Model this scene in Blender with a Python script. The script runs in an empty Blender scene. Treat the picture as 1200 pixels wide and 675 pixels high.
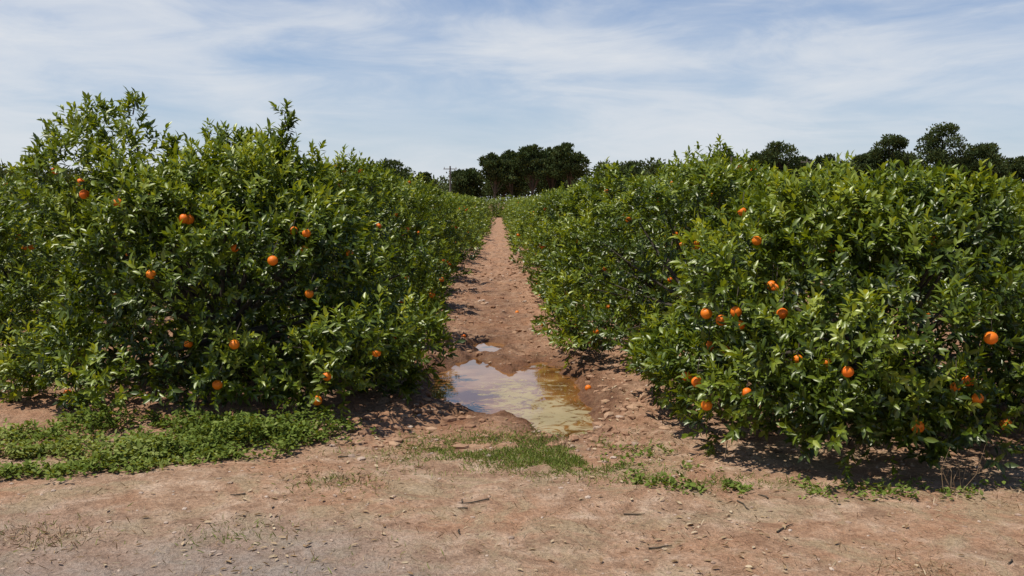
import bpy, math, random
import numpy as np
from mathutils import Vector
random.seed(7)
scene = bpy.context.scene
FPX = 1167.0; CAMH = 1.7; HZ = 237.0; VX = 583.0

# ------------------------------------------------------------------ noise
def _hash(ix, iy, iz, seed):
    h = (ix.astype(np.int64)*374761393 + iy.astype(np.int64)*668265263 + iz.astype(np.int64)*2147483647 + seed*1442695041) & 0xFFFFFFFF
    h = ((h ^ (h >> 13)) * 1274126177) & 0xFFFFFFFF
    h = (h ^ (h >> 16)) & 0xFFFFFFFF
    h = (h * 2246822519) & 0xFFFFFFFF
    h = h ^ (h >> 15)
    return (h & 0xFFFFFF) / float(0xFFFFFF)
def vnoise(x, y, z=None, seed=0):
    x = np.asarray(x, float); y = np.asarray(y, float)
    z = np.zeros_like(x) if z is None else np.asarray(z, float)
    ix, iy, iz = np.floor(x), np.floor(y), np.floor(z)
    fx, fy, fz = x-ix, y-iy, z-iz
    fx = fx*fx*(3-2*fx); fy = fy*fy*(3-2*fy); fz = fz*fz*(3-2*fz)
    r = 0
    for dx in (0, 1):
        for dy in (0, 1):
            for dz in (0, 1):
                w = (fx if dx else 1-fx)*(fy if dy else 1-fy)*(fz if dz else 1-fz)
                r = r + w*_hash(ix+dx, iy+dy, iz+dz, seed)
    return r*2-1
def fbm(x, y, z=None, seed=0, oct=4, gain=0.5):
    a, s, t = 1.0, 0.0, 0.0
    for o in range(oct):
        k = 2.03**o
        s = s + a*vnoise(np.asarray(x)*k+o*17.3, np.asarray(y)*k+o*9.1, None if z is None else np.asarray(z)*k, seed+o)
        t += a; a *= gain
    return s/t
def sstep(a, b, x):
    t = np.clip((x-a)/(b-a), 0, 1); return t*t*(3-2*t)
def norm(v):
    return v/np.maximum(np.linalg.norm(v, axis=-1, keepdims=True), 1e-9)

# ------------------------------------------------------------------ mesh accumulator
class Acc:
    def __init__(s): s.v=[]; s.t=[]; s.m=[]; s.c=[]; s.n=0
    def add(s, v, t, mat=0, col=None):
        v = np.asarray(v, float).reshape(-1, 3); t = np.asarray(t, np.int64).reshape(-1, 3)
        s.v.append(v); s.t.append(t+s.n); s.m.append(np.full(len(t), mat, np.int32))
        c = np.zeros((len(v), 4)); c[:, 3] = 1
        if col is not None:
            col = np.asarray(col, float)
            if col.ndim == 0: c[:, 0] = col
            elif col.ndim == 1: c[:, 0] = col
            else: c[:, :col.shape[1]] = col
        s.c.append(c); s.n += len(v)
    def mesh(s, name, mats, smooth=True):
        v = np.concatenate(s.v); t = np.concatenate(s.t); m = np.concatenate(s.m); c = np.concatenate(s.c)
        me = bpy.data.meshes.new(name)
        me.vertices.add(len(v)); me.vertices.foreach_set('co', v.astype(np.float32).ravel())
        me.loops.add(len(t)*3); me.loops.foreach_set('vertex_index', t.astype(np.int32).ravel())
        me.polygons.add(len(t)); me.polygons.foreach_set('loop_start', np.arange(0, len(t)*3, 3, dtype=np.int32))
        try: me.polygons.foreach_set('loop_total', np.full(len(t), 3, np.int32))
        except Exception: pass
        for mt in mats: me.materials.append(mt)
        me.polygons.foreach_set('material_index', m)
        me.polygons.foreach_set('use_smooth', np.full(len(t), smooth, bool))
        at = me.color_attributes.new('var', 'FLOAT_COLOR', 'POINT')
        at.data.foreach_set('color', c.astype(np.float32).ravel())
        me.update(); me.validate()
        return me
def add_obj(name, me, loc=(0,0,0), parent=None, coll=None):
    o = bpy.data.objects.new(name, me); o.location = loc
    (coll or scene.collection).objects.link(o)
    if parent: o.parent = parent
    return o

LT = np.array([[0,2,1],[0,3,2],[1,2,5],[1,5,4],[2,3,6],[2,6,5],[4,5,7],[5,6,7]])
LS = np.array([[0,0,0],[-.42,.32,1],[0,.32,0],[.42,.32,1],[-.38,.66,1],[0,.66,0],[.38,.66,1],[0,1,0]])
def leaves(acc, P, D, N, L, W, col, mat=0, fold=0.35, droop=0.15):
    n = len(P); D = norm(D); S = norm(np.cross(D, N)); N = np.cross(S, D)
    s = LS[:,0][None,:,None]; t = LS[:,1][None,:,None]; f = LS[:,2][None,:,None]
    L_ = L[:,None,None]; W_ = W[:,None,None]
    dr = (np.ones(n)*droop)[:,None,None]
    v = P[:,None,:] + S[:,None,:]*s*W_ + D[:,None,:]*t*L_ + N[:,None,:]*(f*fold*0.42*W_ - dr*t*t*L_)
    tr = LT[None] + (np.arange(n)*8)[:,None,None]
    acc.add(v.reshape(-1,3), tr.reshape(-1,3), mat, np.repeat(col, 8))
def kites(acc, P, D, N, L, W, col, mat=0):
    n = len(P); D = norm(D); S = norm(np.cross(D, N)); N = np.cross(S, D)
    T = np.array([[0,0,0],[-.5,.45,.12],[.5,.45,.12],[0,1,-.05]])
    v = P[:,None,:]+S[:,None,:]*(T[:,0][None,:,None]*W[:,None,None])+D[:,None,:]*(T[:,1][None,:,None]*L[:,None,None])+N[:,None,:]*(T[:,2][None,:,None]*W[:,None,None])
    tr = np.array([[0,2,1],[1,2,3]])[None]+(np.arange(n)*4)[:,None,None]
    acc.add(v.reshape(-1,3), tr.reshape(-1,3), mat, np.repeat(col, 4))
def tube(acc, pts, rad, sides=6, mat=1, col=0.5):
    pts = np.asarray(pts, float); k = len(pts)
    vs = []; T = np.gradient(pts, axis=0); T = norm(T)
    ref = np.array([1,0.13,0.05]) if abs(T[0][0]) < .8 else np.array([0,1,.1])
    for i in range(k):
        a = np.cross(T[i], ref); a /= np.linalg.norm(a); b = np.cross(T[i], a)
        for j in range(sides):
            an = 2*math.pi*j/sides
            vs.append(pts[i]+rad[i]*(a*math.cos(an)+b*math.sin(an)))
    tr = []
    for i in range(k-1):
        for j in range(sides):
            p=i*sides+j; q=i*sides+(j+1)%sides
            tr += [[p,q,q+sides],[p,q+sides,p+sides]]
    acc.add(vs, tr, mat, col)
def ico(sub):
    import bmesh
    bm = bmesh.new(); bmesh.ops.create_icosphere(bm, subdivisions=sub, radius=1)
    bm.verts.ensure_lookup_table()
    v = np.array([x.co[:] for x in bm.verts]); t = np.array([[x.index for x in f.verts] for f in bm.faces]); bm.free()
    return v, t
ICO1, ICO2, ICO3 = ico(1), ico(2), ico(3)

# ------------------------------------------------------------------ materials
def new_mat(name):
    m = bpy.data.materials.new(name); m.use_nodes = True
    nt = m.node_tree
    for n in list(nt.nodes): nt.nodes.remove(n)
    out = nt.nodes.new('ShaderNodeOutputMaterial')
    return m, nt, out
def N(nt, typ, **kw):
    n = nt.nodes.new(typ)
    for k, v in kw.items(): setattr(n, k, v)
    return n
def ramp(nt, stops, fac=None, interp='LINEAR'):
    r = nt.nodes.new('ShaderNodeValToRGB'); r.color_ramp.interpolation = interp
    el = r.color_ramp.elements
    while len(el) > 1: el.remove(el[-1])
    el[0].position = stops[0][0]; el[0].color = (*stops[0][1], 1)
    for p, c in stops[1:]:
        e = el.new(p); e.color = (*c, 1)
    if fac is not None: nt.links.new(fac, r.inputs[0])
    return r
def mixc(nt, fac, a, b, mode='MIX'):
    m = nt.nodes.new('ShaderNodeMix'); m.data_type = 'RGBA'; m.blend_type = mode
    for sock, val in ((m.inputs[0], fac), (m.inputs[6], a), (m.inputs[7], b)):
        if isinstance(val, (int, float)): sock.default_value = val
        elif isinstance(val, tuple): sock.default_value = (*val, 1) if len(val) == 3 else val
        else: nt.links.new(val, sock)
    return m.outputs[2]
def mth(nt, op, a, b=None, c=None, clamp=False):
    m = nt.nodes.new('ShaderNodeMath'); m.operation = op; m.use_clamp = clamp
    for i, v in enumerate((a, b, c)):
        if v is None: continue
        if isinstance(v, (int, float)): m.inputs[i].default_value = v
        else: nt.links.new(v, m.inputs[i])
    return m.outputs[0]

def leaf_mat(name, stops, rough=0.40, trans=0.30, spec=0.055, tcol=(2.0,1.7,0.4)):
    m, nt, out = new_mat(name)
    at = N(nt, 'ShaderNodeAttribute', attribute_name='var')
    sep = N(nt, 'ShaderNodeSeparateColor'); nt.links.new(at.outputs['Color'], sep.inputs[0])
    r = ramp(nt, stops, sep.outputs[0])
    d = N(nt, 'ShaderNodeBsdfDiffuse'); nt.links.new(r.outputs[0], d.inputs[0])
    t = N(nt, 'ShaderNodeBsdfTranslucent')
    nt.links.new(mixc(nt, 1.0, r.outputs[0], tcol, 'MULTIPLY'), t.inputs[0])
    mx = N(nt, 'ShaderNodeMixShader'); mx.inputs[0].default_value = trans
    nt.links.new(d.outputs[0], mx.inputs[1]); nt.links.new(t.outputs[0], mx.inputs[2])
    if spec <= 0:
        nt.links.new(mx.outputs[0], out.inputs[0]); return m
    g = N(nt, 'ShaderNodeBsdfGlossy'); g.inputs['Roughness'].default_value = rough; g.inputs[0].default_value = (1.0,1.0,0.85,1)
    mx2 = N(nt, 'ShaderNodeMixShader'); mx2.inputs[0].default_value = spec
    nt.links.new(mx.outputs[0], mx2.inputs[1]); nt.links.new(g.outputs[0], mx2.inputs[2])
    nt.links.new(mx2.outputs[0], out.inputs[0])
    return m
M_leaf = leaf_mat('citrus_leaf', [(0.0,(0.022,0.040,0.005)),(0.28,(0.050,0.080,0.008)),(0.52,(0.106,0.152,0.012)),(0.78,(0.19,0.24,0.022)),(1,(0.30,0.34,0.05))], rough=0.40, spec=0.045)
M_weed = leaf_mat('weed_leaf', [(0,(0.07,0.105,0.018)),(0.5,(0.15,0.195,0.04)),(1,(0.29,0.32,0.10))], rough=0.55, trans=0.2, spec=0)
M_pine = leaf_mat('pine_needles', [(0,(0.022,0.036,0.014)),(0.5,(0.058,0.080,0.030)),(1,(0.125,0.145,0.06))], trans=0.12, spec=0)
M_dry = leaf_mat('dry_leaf', [(0,(0.20,0.12,0.065)),(0.5,(0.36,0.25,0.14)),(1,(0.52,0.41,0.27))], trans=0.1, spec=0, tcol=(1,0.8,0.5))

def simple_mat(name, c1, c2, scale, rough, bump=0.2, spec=0.3, c3=None):
    m, nt, out = new_mat(name)
    tc = N(nt, 'ShaderNodeTexCoord')
    n = N(nt, 'ShaderNodeTexNoise'); n.inputs['Scale'].default_value = scale; n.inputs['Detail'].default_value = 4
    nt.links.new(tc.outputs['Object'], n.inputs['Vector'])
    r = ramp(nt, [(0.3, c1), (0.7, c2)], n.outputs[0])
    c = r.outputs[0]
    if c3:
        at = N(nt, 'ShaderNodeAttribute', attribute_name='var')
        sep = N(nt, 'ShaderNodeSeparateColor'); nt.links.new(at.outputs['Color'], sep.inputs[0])
        c = mixc(nt, sep.outputs[0], c, c3)
    p = N(nt, 'ShaderNodeBsdfPrincipled'); nt.links.new(c, p.inputs['Base Color'])
    p.inputs['Roughness'].default_value = rough; p.inputs['Specular IOR Level'].default_value = spec
    b = N(nt, 'ShaderNodeBump'); b.inputs['Strength'].default_value = bump; b.inputs['Distance'].default_value = 0.01
    nt.links.new(n.outputs[0], b.inputs['Height']); nt.links.new(b.outputs[0], p.inputs['Normal'])
    nt.links.new(p.outputs[0], out.inputs[0])
    return m
M_bark = simple_mat('bark', (0.04,0.03,0.02), (0.10,0.08,0.055), 14, 0.9, 0.8)
M_orange = simple_mat('orange_peel', (0.70,0.115,0.006), (0.86,0.185,0.008), 9, 0.5, 0.15, 0.3, c3=(0.80,0.25,0.012))
M_rock = simple_mat('field_stone', (0.22,0.14,0.092), (0.40,0.275,0.195), 25, 0.95, 0.6, 0.15, c3=(0.50,0.39,0.30))
M_clod = simple_mat('soil_clod', (0.19,0.098,0.056), (0.34,0.19,0.112), 30, 1.0, 0.8, 0.1, c3=(0.41,0.26,0.16))
M_pole = simple_mat('weathered_wood', (0.12,0.10,0.08), (0.22,0.19,0.16), 5, 0.9)

# ------------------------------------------------------------------ ground
WATER_Z = -0.05
def puddle_f(x, y):
    n1 = 0.85*fbm(x*2.3, y*1.8, seed=41, oct=5, gain=0.64)
    a = 1-((x+0.30)/0.46)**2-((y-9.5)/1.5)**2 + n1
    a2 = 1-((x-0.45)/0.44)**2-((y-9.1)/1.6)**2 + n1
    b = 1-((x+0.13)/0.24)**2-((y-11.9)/0.5)**2 + n1*1.2
    c = 1-((x-0.52)/0.28)**2-((y-7.8)/0.6)**2 + n1
    return np.maximum(np.maximum(np.maximum(a, a2), b), c)
def row_mask(x, y):
    r = np.zeros_like(x)
    for c in (-2.35, 2.3, -6.5, 7.0):
        r = np.maximum(r, np.exp(-((x-c)/1.0)**2))
    return r*sstep(6.3, 7.6, y)
def ground_h(x, y):
    x = np.asarray(x, float); y = np.asarray(y, float)
    far = 1-sstep(40, 90, np.abs(y))
    h = 0.035*fbm(x*0.5, y*0.5, seed=3, oct=3)
    path = sstep(6.4, 8.0, y+0.4*fbm(x*1.3, y*1.3, seed=8))
    h = h + (0.010+0.026*path)*fbm(x*5, y*5, seed=5, oct=4, gain=0.65)
    clod = np.abs(fbm(x*3.2, y*3.2, seed=12, oct=4, gain=0.62))
    h = h + path*0.075*(0.3-clod)*2*0.7
    h = h + 0.07*row_mask(x, y)
    h = h + path*0.055*sstep(0.35, 0.85, np.abs(x-0.05))
    f = puddle_f(x, y)
    w = sstep(-0.35, 0.55, f)
    h = h*(1-0.70*w) - 0.085*w
    low = (f < -0.1)
    h = np.where(low, np.maximum(h, WATER_Z+0.012), h)
    return h*far
def axis(lo, d0, d1, step, hi, g=1.045):
    a = list(np.arange(d0, d1, step)); s = step; p = a[-1]
    while p < hi: s = s*g; p += s; a.append(p)
    s = step; p = a[0]; b = []
    while p > lo: s = s*1.12; p -= s; b.append(p)
    return np.array(b[::-1]+a)
xs = axis(-900, -4.2, 4.2, 0.033, 900, 1.09); ys = axis(-300, 3.6, 13.0, 0.033, 1400, 1.020)
X, Y = np.meshgrid(xs, ys); x = X.ravel(); y = Y.ravel()
z = ground_h(x, y)
nx, ny = len(xs), len(ys)
i = np.arange(nx-1)[None,:]; j = np.arange(ny-1)[:,None]; q = (j*nx+i).ravel()
tris = np.concatenate([np.stack([q, q+1, q+nx+1], 1), np.stack([q, q+nx+1, q+nx], 1)])
pf = puddle_f(x, y)
wet = np.maximum(sstep(-1.5, -0.1, pf), 0.6*np.exp(-((x+0.12+0.3*fbm(x,y,seed=61))/0.5)**2)*sstep(9,11,y)*sstep(26,14,y))
pth = sstep(6.2, 7.6, y+0.5*fbm(x*1.1, y*1.1, seed=22))
grey = np.clip(sstep(5.4, 4.5, y+0.5*fbm(x*0.9, y*0.9, seed=30))*sstep(0.6, -0.9, x+0.5*fbm(x, y, seed=31)), 0, 1)
ga = Acc(); ga.add(np.stack([x, y, z], 1), tris, 0, np.stack([wet, pth, grey], 1))

def ground_material():
    m, nt, out = new_mat('dry_earth')
    at = N(nt, 'ShaderNodeAttribute', attribute_name='var')
    sep = N(nt, 'ShaderNodeSeparateColor'); nt.links.new(at.outputs['Color'], sep.inputs[0])
    geo = N(nt, 'ShaderNodeNewGeometry'); pos = geo.outputs['Position']
    def noise(s, d=6, r=0.6, dist=0.0):
        n = N(nt, 'ShaderNodeTexNoise'); n.inputs['Scale'].default_value = s; n.inputs['Detail'].default_value = d
        n.inputs['Roughness'].default_value = r; n.inputs['Distortion'].default_value = dist
        nt.links.new(pos, n.inputs['Vector']); return n.outputs[0]
    big = noise(0.9, 5, 0.65); mid = noise(5, 7, 0.68, 0.4); fine = noise(42, 5, 0.7); vf = noise(160, 2, 0.7)
    fore = ramp(nt, [(0.32,(0.23,0.13,0.075)),(0.5,(0.40,0.25,0.155)),(0.66,(0.56,0.40,0.275))], mid)
    path = ramp(nt, [(0.32,(0.17,0.083,0.045)),(0.5,(0.335,0.19,0.112)),(0.68,(0.50,0.325,0.21))], mid)
    c = mixc(nt, sep.outputs[1], fore.outputs[0], path.outputs[0])
    red = ramp(nt, [(0.45,(0,0,0)),(0.58,(1,1,1))], big)
    c = mixc(nt, mth(nt, 'MULTIPLY', red.outputs[0], 0.5), c, (0.42,0.212,0.112))
    straw = ramp(nt, [(0.49,(0,0,0)),(0.60,(1,1,1))], noise(2.3, 7, 0.72, 1.0))
    c = mixc(nt, mth(nt, 'MULTIPLY', straw.outputs[0], mth(nt, 'MULTIPLY_ADD', sep.outputs[1], -0.5, 0.65)), c, (0.37,0.28,0.165))
    c = mixc(nt, mth(nt, 'MULTIPLY', sep.outputs[2], mth(nt, 'MULTIPLY', mid, 1.3), clamp=True), c, (0.28,0.24,0.205))
    fr = ramp(nt, [(0.25,(0.5,0.47,0.44)),(0.5,(1,1,1)),(0.75,(1.35,1.35,1.35))], fine)
    c = mixc(nt, 1.0, c, fr.outputs[0], 'MULTIPLY')
    fr2 = ramp(nt, [(0.3,(0.7,0.67,0.64)),(0.5,(1,1,1)),(0.7,(1.25,1.25,1.25))], vf)
    c = mixc(nt, 0.8, c, fr2.outputs[0], 'MULTIPLY')
    wetr = mth(nt, 'MULTIPLY', sep.outputs[0], 0.88)
    c = mixc(nt, wetr, c, mixc(nt, 1.0, c, (0.46,0.38,0.31), 'MULTIPLY'))
    p = N(nt, 'ShaderNodeBsdfPrincipled'); nt.links.new(c, p.inputs['Base Color'])
    rr = mth(nt, 'MULTIPLY_ADD', sep.outputs[0], -0.35, 0.95); nt.links.new(rr, p.inputs['Roughness'])
    p.inputs['Specular IOR Level'].default_value = 0.2
    hh = mth(nt, 'ADD', mth(nt, 'MULTIPLY', mid, 1.8), mth(nt, 'MULTIPLY', fine, 0.7))
    b = N(nt, 'ShaderNodeBump'); b.inputs['Strength'].default_value = 1.0; b.inputs['Distance'].default_value = 0.034
    nt.links.new(hh, b.inputs['Height']); nt.links.new(b.outputs[0], p.inputs['Normal'])
    nt.links.new(p.outputs[0], out.inputs[0])
    return m
M_ground = ground_material()
add_obj('ground', ga.mesh('ground', [M_ground]))

# ------------------------------------------------------------------ puddle water
def water_material():
    m, nt, out = new_mat('muddy_water')
    geo = N(nt, 'ShaderNodeNewGeometry'); pos = geo.outputs['Position']
    n = N(nt, 'ShaderNodeTexNoise'); n.inputs['Scale'].default_value = 2.2; n.inputs['Detail'].default_value = 6; nt.links.new(pos, n.inputs['Vector'])
    mud = ramp(nt, [(0.35,(0.10,0.038,0.010)),(0.55,(0.25,0.11,0.032)),(0.7,(0.34,0.19,0.08))], n.outputs[0])
    at = N(nt, 'ShaderNodeAttribute', attribute_name='var')
    sep = N(nt, 'ShaderNodeSeparateColor'); nt.links.new(at.outputs['Color'], sep.inputs[0])
    n2 = N(nt, 'ShaderNodeTexNoise'); n2.inputs['Scale'].default_value = 5.0; n2.inputs['Detail'].default_value = 10; n2.inputs['Roughness'].default_value = 0.72; n2.inputs['Distortion'].default_value = 1.5
    nt.links.new(pos, n2.inputs['Vector'])
    s = mth(nt, 'ADD', mth(nt, 'MULTIPLY', sep.outputs[0], 0.24), n2.outputs[0])
    alg = ramp(nt, [(0.61,(0,0,0)),(0.70,(1,1,1))], s)
    w = N(nt, 'ShaderNodeBsdfPrincipled'); nt.links.new(mud.outputs[0], w.inputs['Base Color'])
    w.inputs['Roughness'].default_value = 0.03; w.inputs['IOR'].default_value = 1.42
    b = N(nt, 'ShaderNodeBump'); b.inputs['Strength'].default_value = 0.04; b.inputs['Distance'].default_value = 0.01
    n3 = N(nt, 'ShaderNodeTexNoise'); n3.inputs['Scale'].default_value = 9; nt.links.new(pos, n3.inputs['Vector'])
    nt.links.new(n3.outputs[0], b.inputs['Height']); nt.links.new(b.outputs[0], w.inputs['Normal'])
    a = N(nt, 'ShaderNodeBsdfPrincipled'); a.inputs['Roughness'].default_value = 0.5
    nt.links.new(mixc(nt, n.outputs[0], (0.30,0.235,0.11), (0.46,0.38,0.22)), a.inputs['Base Color'])
    mx = N(nt, 'ShaderNodeMixShader'); nt.links.new(mth(nt, 'MULTIPLY', alg.outputs[0], 0.8), mx.inputs[0])
    nt.links.new(w.outputs[0], mx.inputs[1]); nt.links.new(a.outputs[0], mx.inputs[2]); nt.links.new(mx.outputs[0], out.inputs[0])
    return m
wx = np.arange(-1.6, 1.8, 0.1); wy = np.arange(6.6, 13.2, 0.1)
WX, WY = np.meshgrid(wx, wy); nxw = len(wx)
i = np.arange(nxw-1)[None,:]; j = np.arange(len(wy)-1)[:,None]; q = (j*nxw+i).ravel()
wt = np.concatenate([np.stack([q,q+1,q+nxw+1],1), np.stack([q,q+nxw+1,q+nxw],1)])
keep = (puddle_f(WX.ravel(), WY.ravel()) > -0.5)
wt = wt[keep[wt].all(axis=1)]
algm = np.clip(np.exp(-((WX-0.45)/0.5)**2-((WY-8.0)/0.9)**2)+0.8*np.exp(-((WX-0.15)/0.3)**2-((WY-9.2)/0.6)**2), 0, 1).ravel()
wa = Acc(); wa.add(np.stack([WX.ravel(), WY.ravel(), np.full(WX.size, WATER_Z)], 1), wt, 0, algm)
add_obj('puddle', wa.mesh('puddle', [water_material()]))

# ------------------------------------------------------------------ orange trees
def crown_r(d, p):
    rx, ry, H, z0, zc, sd = p['rx'], p['ry'], p['H'], p['z0'], p['zc'], p['seed']
    up = d[:,2] > 0
    rz = np.where(up, H-zc, zc-z0)
    e = np.where(up, 2.15, 5.0)
    q = (np.abs(d[:,0]/rx)**e + np.abs(d[:,1]/ry)**e + np.abs(d[:,2]/rz)**e)**(-1/e)
    n = 0.17*vnoise(d[:,0]*1.7+9, d[:,1]*1.7, d[:,2]*1.7, seed=sd) + 0.13*vnoise(d[:,0]*4+3, d[:,1]*4, d[:,2]*4, seed=sd+1)
    pt = d*(q*(1+n))[:,None]
    for (lx, ly, s, hgt) in p.get('lobes', []):
        g = hgt*np.exp(-((pt[:,0]-lx)**2+(pt[:,1]-ly)**2)/(s*s))*sstep(0.0, 0.6, pt[:,2])
        pt[:,2] += g
    pt[:,2] += zc
    return pt
def make_orange_tree(name, seed, rx=1.55, ry=1.6, H=2.1, z0=-0.02, zc=0.85, nclump=100, nskirt=34, shoots=2300, hi=True, lobes=(), sprouts=(), extra=(), fruits=36, leaf_scale=1.0):
    """H is the finished height of the crown top (without water sprouts)"""
    rng = np.random.default_rng(seed)
    p = dict(rx=rx*0.9, ry=ry*0.9, H=H-0.12, z0=z0+0.08, zc=zc, seed=seed*13, lobes=lobes)
    acc = Acc()
    d = norm(rng.normal(size=(nclump,3))); d[:,2] = np.where(d[:,2]<-0.5, -d[:,2], d[:,2])
    C = crown_r(d, p); ctr = np.array([0,0,zc])
    C = ctr+(C-ctr)*rng.uniform(0.74,1.0,(nclump,1))
    a = np.arange(nskirt)/nskirt*6.283+rng.uniform(-.1,.1,nskirt); q = rng.uniform(0.74,0.93,nskirt)
    lump = 1+0.10*vnoise(np.cos(a)*2, np.sin(a)*2, seed=seed)
    SK = np.stack([np.cos(a)*rx*q*lump, np.sin(a)*ry*q*lump, rng.uniform(0.16,0.5,nskirt)],1)
    C = np.concatenate([C, SK]); nclump += nskirt
    R = rng.uniform(0.13,0.32,nclump); R[-nskirt:] = rng.uniform(0.18,0.30,nskirt)
    fz = (H-0.12)/np.percentile(C[:,2]+R*0.9, 97.5)
    C[:,2] *= fz
    if len(extra):
        ex = np.array(extra, float); C = np.concatenate([C, ex[:,:3]]); R = np.concatenate([R, ex[:,3]]); nclump += len(ex)
    cl_val = rng.uniform(-0.16,0.18,nclump)
    n1 = int(shoots*0.75)
    k = rng.choice(nclump, n1, p=R**1.6/np.sum(R**1.6))
    od = norm(C-ctr)
    dd = norm(rng.normal(size=(n1,3))*0.8+od[k]*0.9+np.array([0,0,0.3]))
    P1 = C[k]+dd*(R[k]*rng.uniform(0.75,1.1,n1))[:,None]*np.array([1,1,0.9])
    A1 = norm(dd*0.8+np.array([0,0,0.55])+rng.normal(size=(n1,3))*0.35)
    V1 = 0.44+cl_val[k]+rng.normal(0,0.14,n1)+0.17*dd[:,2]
    n2 = shoots-n1
    d2 = norm(rng.normal(size=(n2,3))); S2 = crown_r(d2, p); S2[:,2] *= fz
    P2 = ctr+(S2-ctr)*rng.uniform(0.62,0.93,(n2,1))
    A2 = norm(d2+np.array([0,0,0.4])+rng.normal(size=(n2,3))*0.5)
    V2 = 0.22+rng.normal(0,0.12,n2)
    P = np.concatenate([P1,P2]); A = np.concatenate([A1,A2]); V = np.concatenate([V1,V2])
    SL = rng.uniform(0.09,0.19,len(P))
    ns = 9 if hi else 4
    ds = norm(np.stack([rng.normal(0,0.8,ns), rng.normal(0,0.8,ns), np.abs(rng.normal(0.8,0.2,ns))],1))
    Ts = crown_r(ds, p)
    sp = [(t[0], t[1], t[2]*fz-0.08, rng.uniform(0.06,0.18)) for t in Ts]
    for (sx, sy, hh) in sprouts:
        near = np.argsort((P[:,0]-sx)**2+(P[:,1]-sy)**2)[:25]
        sp.append((sx, sy, P[near,2].max(), hh))
    eP=[];eA=[];eV=[];eL=[]
    for (sx,sy,sz,hh) in sp:
        ln = np.array([rng.normal(0,0.12), rng.normal(0,0.12), 1.0])
        m = max(2,int(hh/0.055))
        pts=[np.array([sx,sy,sz])+ln*hh*t for t in np.linspace(0,1,m+1)]
        tube(acc, pts, np.linspace(0.007,0.003,m+1), 4, 1)
        for q_ in pts:
            for rep in range(3 if hh > 0.2 else 2):
                eP.append(q_+rng.normal(0,0.025,3)); eA.append(norm(ln+rng.normal(0,0.6,3))); eV.append(0.55+rng.normal(0,0.12)); eL.append(rng.uniform(0.06,0.12))
    P=np.concatenate([P,eP]);A=np.concatenate([A,eA]);V=np.concatenate([V,eV]);SL=np.concatenate([SL,eL])
    V = V + 0.14*vnoise(P[:,0]*2.2,P[:,1]*2.2,P[:,2]*2.2,seed=seed+77)
    ok = P[:,2] > 0.04; P,A,V,SL = P[ok],A[ok],V[ok],SL[ok]
    nl = 12 if hi else 5
    n = len(P)
    t = np.tile(np.linspace(0.1,1.0,nl),(n,1)) + rng.normal(0,0.04,(n,nl))
    ang = np.arange(nl)[None,:]*2.4 + rng.uniform(0,6.28,(n,1)) + rng.normal(0,0.3,(n,nl))
    ref = norm(rng.normal(size=(n,3))); U = norm(np.cross(A,ref)); W = np.cross(A,U)
    rad = np.cos(ang)[...,None]*U[:,None,:]+np.sin(ang)[...,None]*W[:,None,:]
    el = np.radians(np.clip(64-36*t+rng.normal(0,14,(n,nl)), 8, 100))
    D = np.cos(el)[...,None]*A[:,None,:]+np.sin(el)[...,None]*rad
    Nn = np.sin(el)[...,None]*A[:,None,:]-np.cos(el)[...,None]*rad + np.array([0,0,0.35])
    D = D+np.array([0,0,-0.12])+rng.normal(0,0.10,D.shape)
    base = P[:,None,:]+A[:,None,:]*(t*SL[:,None])[...,None]
    L = rng.uniform(0.048,0.088,(n,nl))*leaf_scale*(1.0 if hi else 1.7); Wd = L*rng.uniform(0.36,0.48,(n,nl))
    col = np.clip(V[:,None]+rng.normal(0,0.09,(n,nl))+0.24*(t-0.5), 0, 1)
    f = lambda a: a.reshape(-1,3)
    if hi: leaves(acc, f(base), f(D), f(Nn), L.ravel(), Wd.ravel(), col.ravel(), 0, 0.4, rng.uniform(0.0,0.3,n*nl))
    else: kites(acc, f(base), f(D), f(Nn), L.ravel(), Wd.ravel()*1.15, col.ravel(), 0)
    bx, by = rng.normal(0,0.05,2)
    tube(acc, [[bx,by,-0.1],[bx,by,0.12],[bx*0.6,by*0.6,0.35],[0,0,0.5]], [0.12,0.09,0.08,0.075], 9, 1)
    sel = list(rng.permutation(nclump)[:(34 if hi else 9)]) + list(range(nclump-len(extra), nclump))
    for c in sel:
        e = C[c]*[0.9,0.9,1]; m = np.array([e[0]*0.45,e[1]*0.45,0.45+(e[2]-0.45)*0.35])+rng.normal(0,0.06,3)
        s = np.array([rng.normal(0,0.02),rng.normal(0,0.02),rng.uniform(0.35,0.5)])
        tt = np.linspace(0,1,7)[:,None]; cv = (1-tt)**2*s+2*tt*(1-tt)*m+tt*tt*e
        tube(acc, cv, np.linspace(rng.uniform(0.02,0.035),0.005,7), 5, 1)
    kf = rng.permutation(len(P1))[:fruits]
    for kk in kf:
        c = P1[kk]-np.array([0,0,0.04])+dd[kk]*0.05
        if c[2] < 0.2: continue
        r = rng.uniform(0.030,0.038)
        v, tr = ICO2; acc.add(v*r*np.array([1,1,0.94])+c, tr, 2, rng.uniform(0,0.6))
    me = acc.mesh(name, [M_leaf, M_bark, M_orange])
    return me, P

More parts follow.
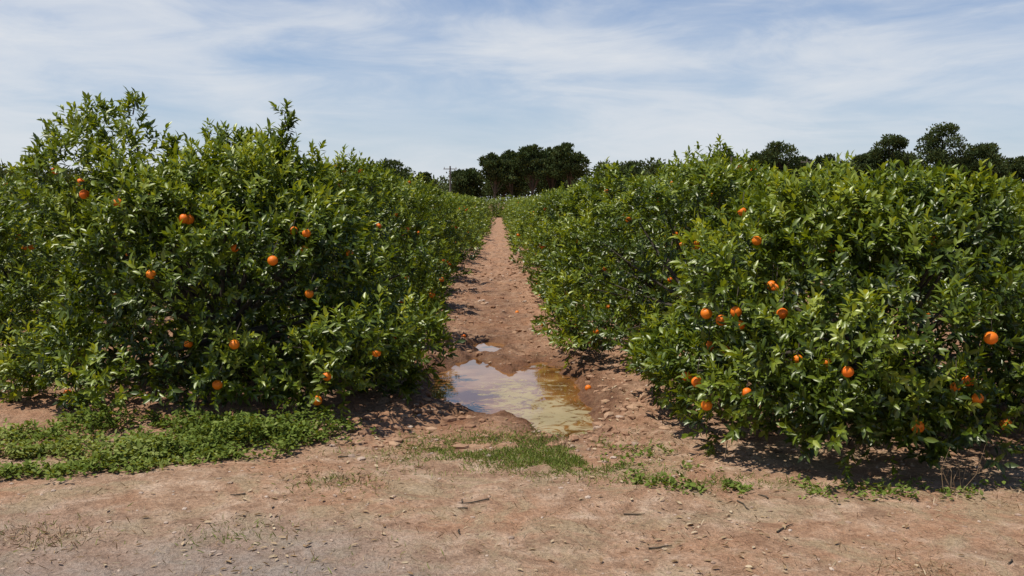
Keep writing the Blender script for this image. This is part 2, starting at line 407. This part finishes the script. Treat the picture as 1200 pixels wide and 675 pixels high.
def tree(me, x, y, rot=0.0, sc=(1,1,1), coll=None):
    gz = float(ground_h(np.array([x]), np.array([y]))[0])
    o = add_obj('orange_tree', me, (x, y, gz-0.02), coll=coll)
    o.rotation_euler[2] = rot; o.scale = sc
    return o
def heroes_fruit(tr, P, pix, seed):
    rng = np.random.default_rng(seed); acc = Acc()
    loc = np.array(tr.location)
    Wp = P+loc
    for (px, py) in pix:
        u = (px-VX)/FPX; v = (HZ-py)/FPX
        pr = np.stack([Wp[:,0]/Wp[:,1], (Wp[:,2]-CAMH)/Wp[:,1]], 1)
        dd = np.hypot(pr[:,0]-u, pr[:,1]-v)
        cand = np.where(dd < 0.012)[0]
        if len(cand) == 0: cand = np.array([np.argmin(dd)])
        yy = Wp[cand,1].min()-rng.uniform(0.02,0.08)
        c = np.array([u*yy, yy, CAMH+v*yy])-loc
        r = rng.uniform(0.032,0.041)
        vv, tt = ICO3; acc.add(vv*r*np.array([1,1,0.95])+c, tt, 0, rng.uniform(0,0.6))
        tube(acc, [c+[0,0,r*0.9], c+[0.01,0.02,r+0.05], c+[0.03,0.07,r+0.12]], [0.003,0.003,0.003], 4, 1)
    o = add_obj('oranges', acc.mesh('oranges', [M_orange, M_bark])); o.parent = tr

meL, PL = make_orange_tree('orange_tree_front_l', 11, rx=1.70, ry=1.5, H=2.10, z0=-0.03, zc=0.92, nclump=140, nskirt=48, shoots=4900,
    lobes=[(-0.95,0,0.45,0.30),(-0.35,-0.1,0.3,-0.12),(0.05,-0.2,0.25,0.14),(0.6,0,0.3,0.05)],
    sprouts=[(0.52,0.0,0.26),(0.46,0.1,0.2),(-0.02,0.0,0.10),(-1.15,0.1,0.08),(-0.75,0.0,0.08),(0.8,0.2,0.2),(-0.45,0,0.1)],
    extra=[(-1.15,0,2.10,.26),(-0.85,0.05,2.16,.24),(-1.32,.1,1.92,.26),(-0.68,-.1,2.0,.24),(-1.0,-.25,1.98,.27),(-1.46,-0.05,1.7,.25),(-1.2,-.35,1.75,.27),(-0.75,-.4,1.8,.24),(-1.0,.35,2.0,.25),(0.0,-0.1,1.95,.2),(0.12,0.05,1.98,.18),(0.5,0.0,1.95,.16),(-0.3,0,1.88,.2),(0.3,0,1.85,.2)], fruits=22)
tL = tree(meL, -2.40, 8.75)
heroes_fruit(tL, PL, [(104,228),(100,214),(142,238),(224,257),(218,256),(360,273),(345,270),(178,321),(320,305),(362,344),(219,403),(273,404),(252,452),(369,471),(440,414)], 1)
meR, PR = make_orange_tree('orange_tree_front_r', 23, rx=1.58, ry=1.55, H=1.84, z0=-0.08, zc=0.76, nclump=130, nskirt=44, shoots=4500,
    lobes=[(-0.5,0,0.4,0.04)], sprouts=[(-0.6,0.1,0.08),(0.4,0.1,0.08)], fruits=16)
tR = tree(meR, 2.80, 7.40)
heroes_fruit(tR, PR, [(888,282),(907,335),(912,338),(920,368),(865,366),(848,376),(870,382),(830,368),(833,407),(880,463),(808,443),(820,450),(832,478),(1086,505),(1157,471),(1145,450),(1130,457),(1193,503),(1170,398),(1000,438),(855,552),(940,423),(870,248)], 2)
HI = [make_orange_tree('orange_tree_a', 31)[0], make_orange_tree('orange_tree_b', 32, sprouts=[(0.3,0,0.2)])[0],
      make_orange_tree('orange_tree_c', 33, rx=1.6)[0], make_orange_tree('orange_tree_d', 34, rx=1.5, lobes=[(0.4,0.3,0.5,0.15)])[0]]
LO = [make_orange_tree('orange_tree_e', 51+k, nclump=60, nskirt=18, shoots=900, hi=False, fruits=9)[0] for k in range(3)]
rg = random.Random(5)
def row(cx, y0, n, step, h, coll=None):
    y = y0
    for k in range(n):
        me = rg.choice(HI)
        s = h*rg.uniform(0.92,1.06); w = rg.uniform(0.92,1.04)
        tree(me, cx+rg.uniform(-0.12,0.12), y, rg.uniform(0,6.28), (w, w*0.98, s), coll)
        y += step*rg.uniform(0.95,1.05)
row(-2.4, 11.9, 5, 3.0, 0.97)
row(2.3, 10.5, 5, 3.0, 0.92)
row(-6.1, 10.0, 5, 3.0, 0.92)
row(7.0, 10.2, 5, 3.0, 0.80)
grove = bpy.data.collections.new('distant_orange_grove')
rowsx = [(-2.45,26.9),(2.3,25.6),(-6.3,25.2),(7.0,25.2)]
for k in range(2, 15): rowsx += [(-2.4-4.25*k, 12+3.4*k), (2.3+4.6*k, 11.5+3.6*k)]
for (cx, y0) in rowsx:
    y = y0
    while y < 104:
        hr = 0.94 if cx < 0 else (0.90 if cx < 4 else 0.80)
        s = hr*rg.uniform(0.93,1.06); w = rg.uniform(0.98,1.1)
        me = rg.choice(HI if y < 22 else LO)
        o = bpy.data.objects.new('orange_tree', me); o.location = (cx+rg.uniform(-0.15,0.15), y, 0.0)
        o.rotation_euler[2] = rg.uniform(0,6.28); o.scale = (w, w*1.06, s); grove.objects.link(o)
        y += 2.95*rg.uniform(0.95,1.08)
for k in range(90):
    o = bpy.data.objects.new('orange_tree', rg.choice(LO)); o.location = (-58+(k//2)*2.7+rg.uniform(-.3,.3)+(1.3 if k%2 else 0), 112+(k%2)*3+rg.uniform(-1,1), 0)
    o.rotation_euler[2] = rg.uniform(0,6.28); o.scale = (1.15,1.15,rg.uniform(1.0,1.2)); grove.objects.link(o)
e = bpy.data.objects.new('distant_orange_grove', None); e.instance_type = 'COLLECTION'; e.instance_collection = grove
scene.collection.objects.link(e)

# ------------------------------------------------------------------ pines and distant trees
def make_pine(seed, H, w, umbrella=0.5):
    rng = np.random.default_rng(seed); acc = Acc()
    lean = rng.normal(0,0.35,2)
    ch = H*(0.5 if umbrella > 0.6 else 0.72); zb = H-ch
    top = np.array([lean[0],lean[1],H*0.8])
    tt = np.linspace(0,1,6)[:,None]
    tp = tt*top+np.sin(tt*3)*rng.normal(0,0.15,3)*[1,1,0]
    tube(acc, tp, np.linspace(0.24,0.10,6), 7, 1)
    nb = 30 if umbrella > 0.6 else 38
    for b in range(nb):
        a = rng.uniform(0,6.28); hz = rng.uniform(0,1)
        env = math.sqrt(max(0.05,1-(abs(hz-0.38)/0.66)**2.2))
        rr = w/2*env*math.sqrt(rng.uniform(0.05,1))*0.84
        br = rng.uniform(0.14,0.22)*w*(1-0.25*hz)
        c = np.array([top[0]+rr*math.cos(a), top[1]+rr*math.sin(a), zb+0.12*ch+hz*(ch*0.88-br*0.7)])
        s = tp[rng.integers(2,5)]
        m = (s+c)/2-np.array([0,0,0.3])
        q = np.linspace(0,1,5)[:,None]
        tube(acc, (1-q)**2*s+2*q*(1-q)*m+q*q*c, np.linspace(0.09,0.03,5), 4, 1)
        n = 230
        dd = norm(rng.normal(size=(n,3))); rad = br*rng.uniform(0.45,1.12,n)
        P = c+dd*rad[:,None]*np.array([1,1,0.68])
        D = norm(dd+rng.normal(0,0.6,(n,3))+[0,0,0.5]); Nn = norm(rng.normal(size=(n,3)))
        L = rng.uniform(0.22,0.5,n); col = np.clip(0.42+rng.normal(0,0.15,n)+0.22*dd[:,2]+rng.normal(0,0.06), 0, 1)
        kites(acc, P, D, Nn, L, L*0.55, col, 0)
    return acc.mesh('pine_tree', [M_pine, M_bark])
pines = [(455,188,70,0.4,140),(497,202,30,0.4,160),(545,197,50,0.4,165),(578,180,42,.8,150),(600,178,46,.8,155),(622,170,44,.8,150),(645,172,40,.8,158),(667,168,44,.8,150),(585,192,50,.4,160),(640,190,60,.4,162),
         (850,178,56,.4,150),(895,178,46,.4,155),(918,166,58,.4,150),(963,182,44,.4,150),(1008,182,46,.4,150),(1040,158,52,.5,150),(1018,178,40,.4,152),(1105,142,64,.6,150),(1155,168,56,.5,150),(1198,184,42,.4,155),(742,190,50,.4,170),
         (878,188,40,.4,160),(1075,184,48,.4,160),(1130,184,44,.4,160),(820,190,44,.4,165),(985,190,40,.4,165),(1060,180,40,.4,158),(940,184,40,.4,160)]
for k, (px, top, wpx, um, d) in enumerate(pines):
    Hh = CAMH+(HZ-top)/FPX*d; w = wpx/FPX*d
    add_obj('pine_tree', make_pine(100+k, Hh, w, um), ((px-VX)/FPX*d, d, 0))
rng = np.random.default_rng(3); acc = Acc()
for b in range(520):
    bx = rng.uniform(-110,120); by = rng.uniform(175,200)
    hh = (6.3 if bx < 15 else 6.9)+2.2*vnoise(np.array([bx*0.08]),np.array([0.0]),seed=4)[0]+rng.uniform(-0.8,0.9); br = rng.uniform(1.2,2.4)
    n = 110; dd = norm(rng.normal(size=(n,3)))
    P = np.array([bx,by,max(1,hh-br*0.6)])+dd*br*rng.uniform(0.5,1.1,(n,1))*[1,1,0.9]
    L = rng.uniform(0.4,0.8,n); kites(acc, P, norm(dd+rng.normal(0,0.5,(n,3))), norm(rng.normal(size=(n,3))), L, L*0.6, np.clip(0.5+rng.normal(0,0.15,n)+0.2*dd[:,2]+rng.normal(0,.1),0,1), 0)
for b in range(150):
    bx = rng.uniform(-110,120); by = rng.uniform(176,199); tube(acc, [[bx,by,-.2],[bx,by,1.5],[bx+.2,by,3.2]], [.2,.15,.08], 5, 1)
add_obj('distant_tree_line', acc.mesh('distant_tree_line', [M_pine, M_bark]))
for (px, top, d) in [(528,195,120),(945,187,125),(856,184,140)]:
    acc = Acc(); Hh = CAMH+(HZ-top)/FPX*d
    tube(acc, [[0,0,-0.2],[0,0,Hh*0.5],[0,0,Hh]], [0.14,0.12,0.09], 8, 0)
    tube(acc, [[-0.8,0,Hh-0.35],[0,0.0,Hh-0.35],[0.8,0,Hh-0.35]], [0.05,0.05,0.05], 6, 0)
    for sx in (-0.7,0,0.7): tube(acc, [[sx,0,Hh-0.3],[sx,0,Hh-0.1]], [0.04,0.03], 6, 0)
    add_obj('utility_pole', acc.mesh('utility_pole', [M_pole]), ((px-VX)/FPX*d, d, 0))

# ------------------------------------------------------------------ stones, clods, litter
def scatter_rocks(name, n, fn, smin, smax, mat, seed, power=3.0):
    rng = np.random.default_rng(seed); acc = Acc()
    x, y = fn(rng, n); n = len(x); z = ground_h(x, y)
    ok = (puddle_f(x, y) < 0.05); x, y, z = x[ok], y[ok], z[ok]; n = len(x)
    s = smin+(smax-smin)*rng.random(n)**power
    V, T = ICO1
    bases = []
    for k in range(6):
        q = V*(1+0.35*vnoise(V[:,0]*1.6+k*5, V[:,1]*1.6, V[:,2]*1.6, seed=k+seed))[:,None]; bases.append(q)
    B = np.array(bases)[rng.integers(0,6,n)]
    sc = np.stack([rng.uniform(0.8,1.4,n), rng.uniform(0.7,1.1,n), rng.uniform(0.45,0.8,n)],1)*s[:,None]
    B = B*sc[:,None,:]; a = rng.uniform(0,6.28,n); ca, sa = np.cos(a)[:,None], np.sin(a)[:,None]
    Bx = B[...,0]*ca-B[...,1]*sa; By = B[...,0]*sa+B[...,1]*ca
    Vv = np.stack([Bx+x[:,None], By+y[:,None], B[...,2]+z[:,None]], -1)
    acc.add(Vv.reshape(-1,3), (T[None]+(np.arange(n)*len(V))[:,None,None]).reshape(-1,3), 0, np.repeat(rng.random(n)**1.8, len(V)))
    add_obj(name, acc.mesh(name, [mat], smooth=False))
def f_fore(rng, n):
    return rng.uniform(-4.5,5,n), 3.6+rng.random(n)**1.1*3.6
def f_path(rng, n):
    y = 6.8+rng.random(n)**1.5*24; s = rng.choice([-1,1], n); x = s*np.abs(rng.normal(0.66,0.3,n)); return x, y
def f_path2(rng, n):
    y = 6.4+rng.random(n)**1.4*18; return rng.uniform(-1.3,1.4,n), y
scatter_rocks('gravel', 2000, f_fore, 0.003, 0.018, M_rock, 1, 4)
scatter_rocks('soil_clods', 3600, f_path, 0.008, 0.055, M_clod, 2, 3.2)
scatter_rocks('field_stones', 550, f_path2, 0.006, 0.045, M_rock, 3, 3.8)

rng = np.random.default_rng(9); acc = Acc()
n = 2600
xx = np.where(rng.random(n)<0.25, rng.normal(0,2.6,n), rng.choice([-1,1],n)*rng.normal(1.1,0.35,n)); yy = 3.8+rng.random(n)**1.0*13
P = np.stack([xx,yy,ground_h(xx,yy)+0.006],1); ok = puddle_f(xx,yy)<-0.1; P = P[ok]; n = len(P)
L = rng.uniform(0.02,0.05,n)
D = norm(np.stack([rng.normal(size=n),rng.normal(size=n),rng.normal(0,0.12,n)],1)); Nn = norm(np.stack([rng.normal(0,.3,n),rng.normal(0,.3,n),np.ones(n)],1))
leaves(acc, P, D, Nn, L, L*0.45, rng.random(n)**0.8, 0, 0.6, -0.1)
add_obj('fallen_leaves', acc.mesh('fallen_leaves', [M_dry]))

acc = Acc(); fo = [(0.82,8.9),(-0.42,12.2),(0.3,15.2),(0.62,13.6)]
for (a, b) in fo:
    r = 0.031; zz = float(ground_h(np.array([a]),np.array([b]))[0]); v, t = ICO2
    acc.add(v*r+[a,b,zz+r*0.5], t, 0, random.random())
add_obj('fallen_oranges', acc.mesh('fallen_oranges', [M_orange]))

# ------------------------------------------------------------------ weeds and grass
def weed_patch(name, pts, per, seed, leafL=(0.022,0.045), height=0.1):
    rng = np.random.default_rng(seed); acc = Acc(); Ps=[];Ds=[];Ns=[];Ls=[];Cs=[]
    for (cx, cy, rx, ry, cnt) in pts:
        a = rng.uniform(0,6.28,cnt); r = np.sqrt(rng.random(cnt))
        x = cx+rx*r*np.cos(a)+rng.normal(0,0.07,cnt); y = cy+ry*r*np.sin(a)+rng.normal(0,0.07,cnt)
        k = fbm(x*3,y*3,seed=seed,oct=4) > -0.2; x, y, r = x[k], y[k], r[k]; c = len(x)
        hh = height*(1-0.6*r**2)*(0.7+0.9*fbm(x*4,y*4,seed=seed+5,oct=2))
        z = ground_h(x,y)
        for q in range(per):
            Ps.append(np.stack([x+rng.normal(0,.02,c),y+rng.normal(0,.02,c),z+np.clip(hh,0.02,1)*rng.uniform(0.1,1.1,c)],1))
            Ds.append(np.stack([rng.normal(size=c),rng.normal(size=c),rng.normal(0.4,0.45,c)],1)); Ns.append(np.stack([rng.normal(0,.45,c),rng.normal(0,.45,c),np.ones(c)],1))
            Ls.append(rng.uniform(*leafL,c)); Cs.append(np.clip(0.5+0.45*fbm(x*2,y*2,seed=seed+9)+rng.normal(0,0.18,c),0,1))
    P=np.concatenate(Ps);D=norm(np.concatenate(Ds));Nn=norm(np.concatenate(Ns));L=np.concatenate(Ls)
    leaves(acc, P, D, Nn, L, L*rng.uniform(0.5,0.7,len(L)), np.concatenate(Cs), 0, 0.2, 0.1)
    add_obj(name, acc.mesh(name,[M_weed]))
weed_patch('weed_patch', [(-2.95,6.4,0.85,0.34,1200),(-3.6,6.35,0.7,0.42,900),(-1.95,6.75,0.6,0.36,1000),(-2.5,7.0,1.2,0.35,900),(-1.35,7.05,0.35,0.2,160)], 7, 5, height=0.17)
weed_patch('low_weeds', [(1.12,6.0,0.28,0.16,160),(1.5,5.85,0.35,0.12,140),(2.3,5.75,0.7,0.12,90),(0.95,6.5,0.3,0.3,40),(3.4,5.7,0.7,0.2,70)], 5, 6, height=0.06)
def blades(name, pts, seed, mat, L=(0.03,0.09), upright=1.0):
    rng = np.random.default_rng(seed); acc = Acc(); A=[]
    for (cx,cy,rx,ry,cnt) in pts:
        x = rng.normal(cx,rx*0.5,cnt); y = rng.normal(cy,ry*0.5,cnt); k = (fbm(x*3.5,y*3.5,seed=seed,oct=4) > -0.2)&(puddle_f(x,y)<0.1); A.append(np.stack([x[k],y[k]],1))
    A = np.concatenate(A); n = len(A); P = np.stack([A[:,0],A[:,1],ground_h(A[:,0],A[:,1])-0.002],1)
    D = np.stack([rng.normal(0,.6,n),rng.normal(0,.6,n),np.abs(rng.normal(upright,0.3,n))+0.03],1)
    Ln = rng.uniform(*L,n)
    leaves(acc, P, D, norm(np.stack([rng.normal(size=n),rng.normal(size=n),np.full(n,0.3)],1)), Ln, np.full(n,0.004)+Ln*0.03, rng.random(n), 0, 0.5, 0.3)
    add_obj(name, acc.mesh(name,[mat]))
blades('grass_patch', [(0.0,6.75,0.8,0.5,7500),(0.45,6.4,0.45,0.35,3800),(-0.95,5.9,0.3,0.25,260),(-1.35,5.0,0.3,0.25,150),(1.15,6.0,0.5,0.2,800),(1.6,5.85,0.6,0.15,300),(-0.6,4.5,0.6,0.4,80),(-2.4,5.0,0.5,0.3,120)], 4, M_weed, (0.018,0.05), 0.6)
blades('dry_grass', [(0,5.0,6,2.2,3600),(-2.3,5.0,0.35,0.25,300),(2.0,4.45,0.3,0.2,200),(-0.9,5.9,0.3,0.2,160),(2.6,5.65,2.2,0.3,500),(0.5,6.6,1.2,0.5,500)], 8, M_dry, (0.02,0.06), 0.3)
acc = Acc(); rng = np.random.default_rng(12)
for k in range(9):
    b = np.array([2.72+rng.normal(0,.06),5.75+rng.normal(0,.05),0.0]); t = b+np.array([rng.normal(0,.13),rng.normal(0,.08),rng.uniform(0.1,0.3)])
    m = (b+t)/2+rng.normal(0,.02,3); tube(acc,[b,m,t],[.003,.002,.001],4,0)
add_obj('dry_stalks', acc.mesh('dry_stalks',[simple_mat('dry_stem',(0.16,0.10,0.05),(0.28,0.19,0.11),20,0.9)]))
acc = Acc()
for k in range(35):
    x0 = rng.uniform(-3.4,3.6); y0 = rng.uniform(4,7.2); a = rng.uniform(0,6.28); l = rng.uniform(0.04,0.18)
    pts = [[x0+math.cos(a)*l*t+rng.normal(0,.006), y0+math.sin(a)*l*t+rng.normal(0,.006), float(ground_h(np.array([x0+math.cos(a)*l*t]),np.array([y0+math.sin(a)*l*t]))[0])+0.007] for t in (0,.35,.7,1)]
    tube(acc, pts, [.005,.004,.004,.002], 5, 0)
add_obj('fallen_twigs', acc.mesh('fallen_twigs',[M_bark]))

# ------------------------------------------------------------------ world, sun, camera
S = Vector((-0.40, -0.12, 1.0)).normalized()
el_ = math.asin(S.z); az = math.atan2(S.x, S.y)
w = bpy.data.worlds.new('World'); scene.world = w; w.use_nodes = True; nt = w.node_tree
for n in list(nt.nodes): nt.nodes.remove(n)
out = nt.nodes.new('ShaderNodeOutputWorld'); bg = nt.nodes.new('ShaderNodeBackground'); bg.inputs[1].default_value = 0.1
sky = nt.nodes.new('ShaderNodeTexSky'); sky.sky_type = 'NISHITA'; sky.sun_disc = False
sky.sun_elevation = el_; sky.sun_rotation = az; sky.air_density = 1.0; sky.dust_density = 0.3; sky.ozone_density = 2.0
tc = nt.nodes.new('ShaderNodeTexCoord')
def wmap(sc, rot, loc=(0,0,0)):
    m = nt.nodes.new('ShaderNodeMapping'); m.inputs['Scale'].default_value = sc; m.inputs['Rotation'].default_value = rot; m.inputs['Location'].default_value = loc
    nt.links.new(tc.outputs['Generated'], m.inputs['Vector']); return m.outputs[0]
def wnoise(vec, s, d, r, dist):
    n = nt.nodes.new('ShaderNodeTexNoise'); n.inputs['Scale'].default_value = s; n.inputs['Detail'].default_value = d; n.inputs['Roughness'].default_value = r; n.inputs['Distortion'].default_value = dist
    nt.links.new(vec, n.inputs['Vector']); return n.outputs[0]
a = wnoise(wmap((1.6,1.6,6.5),(0,math.radians(10),0),(3.1,0.4,1.7)), 1.9, 6, 0.5, 0.35)
b = wnoise(wmap((2.4,2.4,11.0),(0,math.radians(20),0),(7.7,2.4,0.6)), 2.4, 8, 0.62, 0.7)
c = mth(nt, 'ADD', mth(nt, 'MULTIPLY', a, 0.62), mth(nt, 'MULTIPLY', b, 0.38))
sepz = nt.nodes.new('ShaderNodeSeparateXYZ'); nt.links.new(tc.outputs['Generated'], sepz.inputs[0])
c = mth(nt, 'ADD', c, mth(nt, 'MULTIPLY_ADD', sepz.outputs[0], -0.14, 0.045))
c = mth(nt, 'ADD', c, mth(nt, 'MULTIPLY', sepz.outputs[2], -0.3))
mask = ramp(nt, [(0.36,(0.06,0.06,0.06)),(0.46,(0.38,0.38,0.38)),(0.54,(0.76,0.76,0.76)),(0.62,(1,1,1))], c)
fade = ramp(nt, [(0.0,(0.9,0.9,0.9)),(0.16,(1,1,1)),(0.28,(0.6,0.6,0.6)),(0.55,(0.25,0.25,0.25)),(1,(0.12,0.12,0.12))], sepz.outputs[2])
mk = mth(nt, 'MULTIPLY', mth(nt, 'MULTIPLY', mask.outputs[0], fade.outputs[0]), 0.9)
skyc = mixc(nt, 1.0, sky.outputs[0], (0.70,0.84,1.06), 'MULTIPLY')
haze = ramp(nt, [(0.0,(0.85,0.85,0.85)),(0.05,(0.6,0.6,0.6)),(0.12,(0.22,0.22,0.22)),(0.25,(0,0,0))], sepz.outputs[2])
skyc = mixc(nt, haze.outputs[0], skyc, (5.9,6.6,7.5))
fin = mixc(nt, mk, skyc, (7.5,7.75,8.1))
nt.links.new(fin, bg.inputs[0]); nt.links.new(bg.outputs[0], out.inputs[0])

sl = bpy.data.lights.new('sun', 'SUN'); sl.energy = 4.9; sl.angle = math.radians(0.53); sl.color = (1.0,0.96,0.89)
so = bpy.data.objects.new('sun', sl); so.rotation_euler = S.to_track_quat('Z','Y').to_euler(); so.location = (-10,0,30); scene.collection.objects.link(so)
cam = bpy.data.cameras.new('camera'); cam.lens = 35.0; cam.sensor_width = 36.0; cam.clip_end = 3000; cam.clip_start = 0.05
co = bpy.data.objects.new('camera', cam); co.location = (0,0,CAMH)
pitch = math.atan((337.5-HZ)/FPX); yaw = math.atan((600-VX)/FPX)
co.rotation_euler = (math.pi/2-pitch, 0, -yaw); scene.collection.objects.link(co); scene.camera = co
scene.view_settings.view_transform = 'Standard'; scene.view_settings.look = 'None'; scene.view_settings.exposure = 0
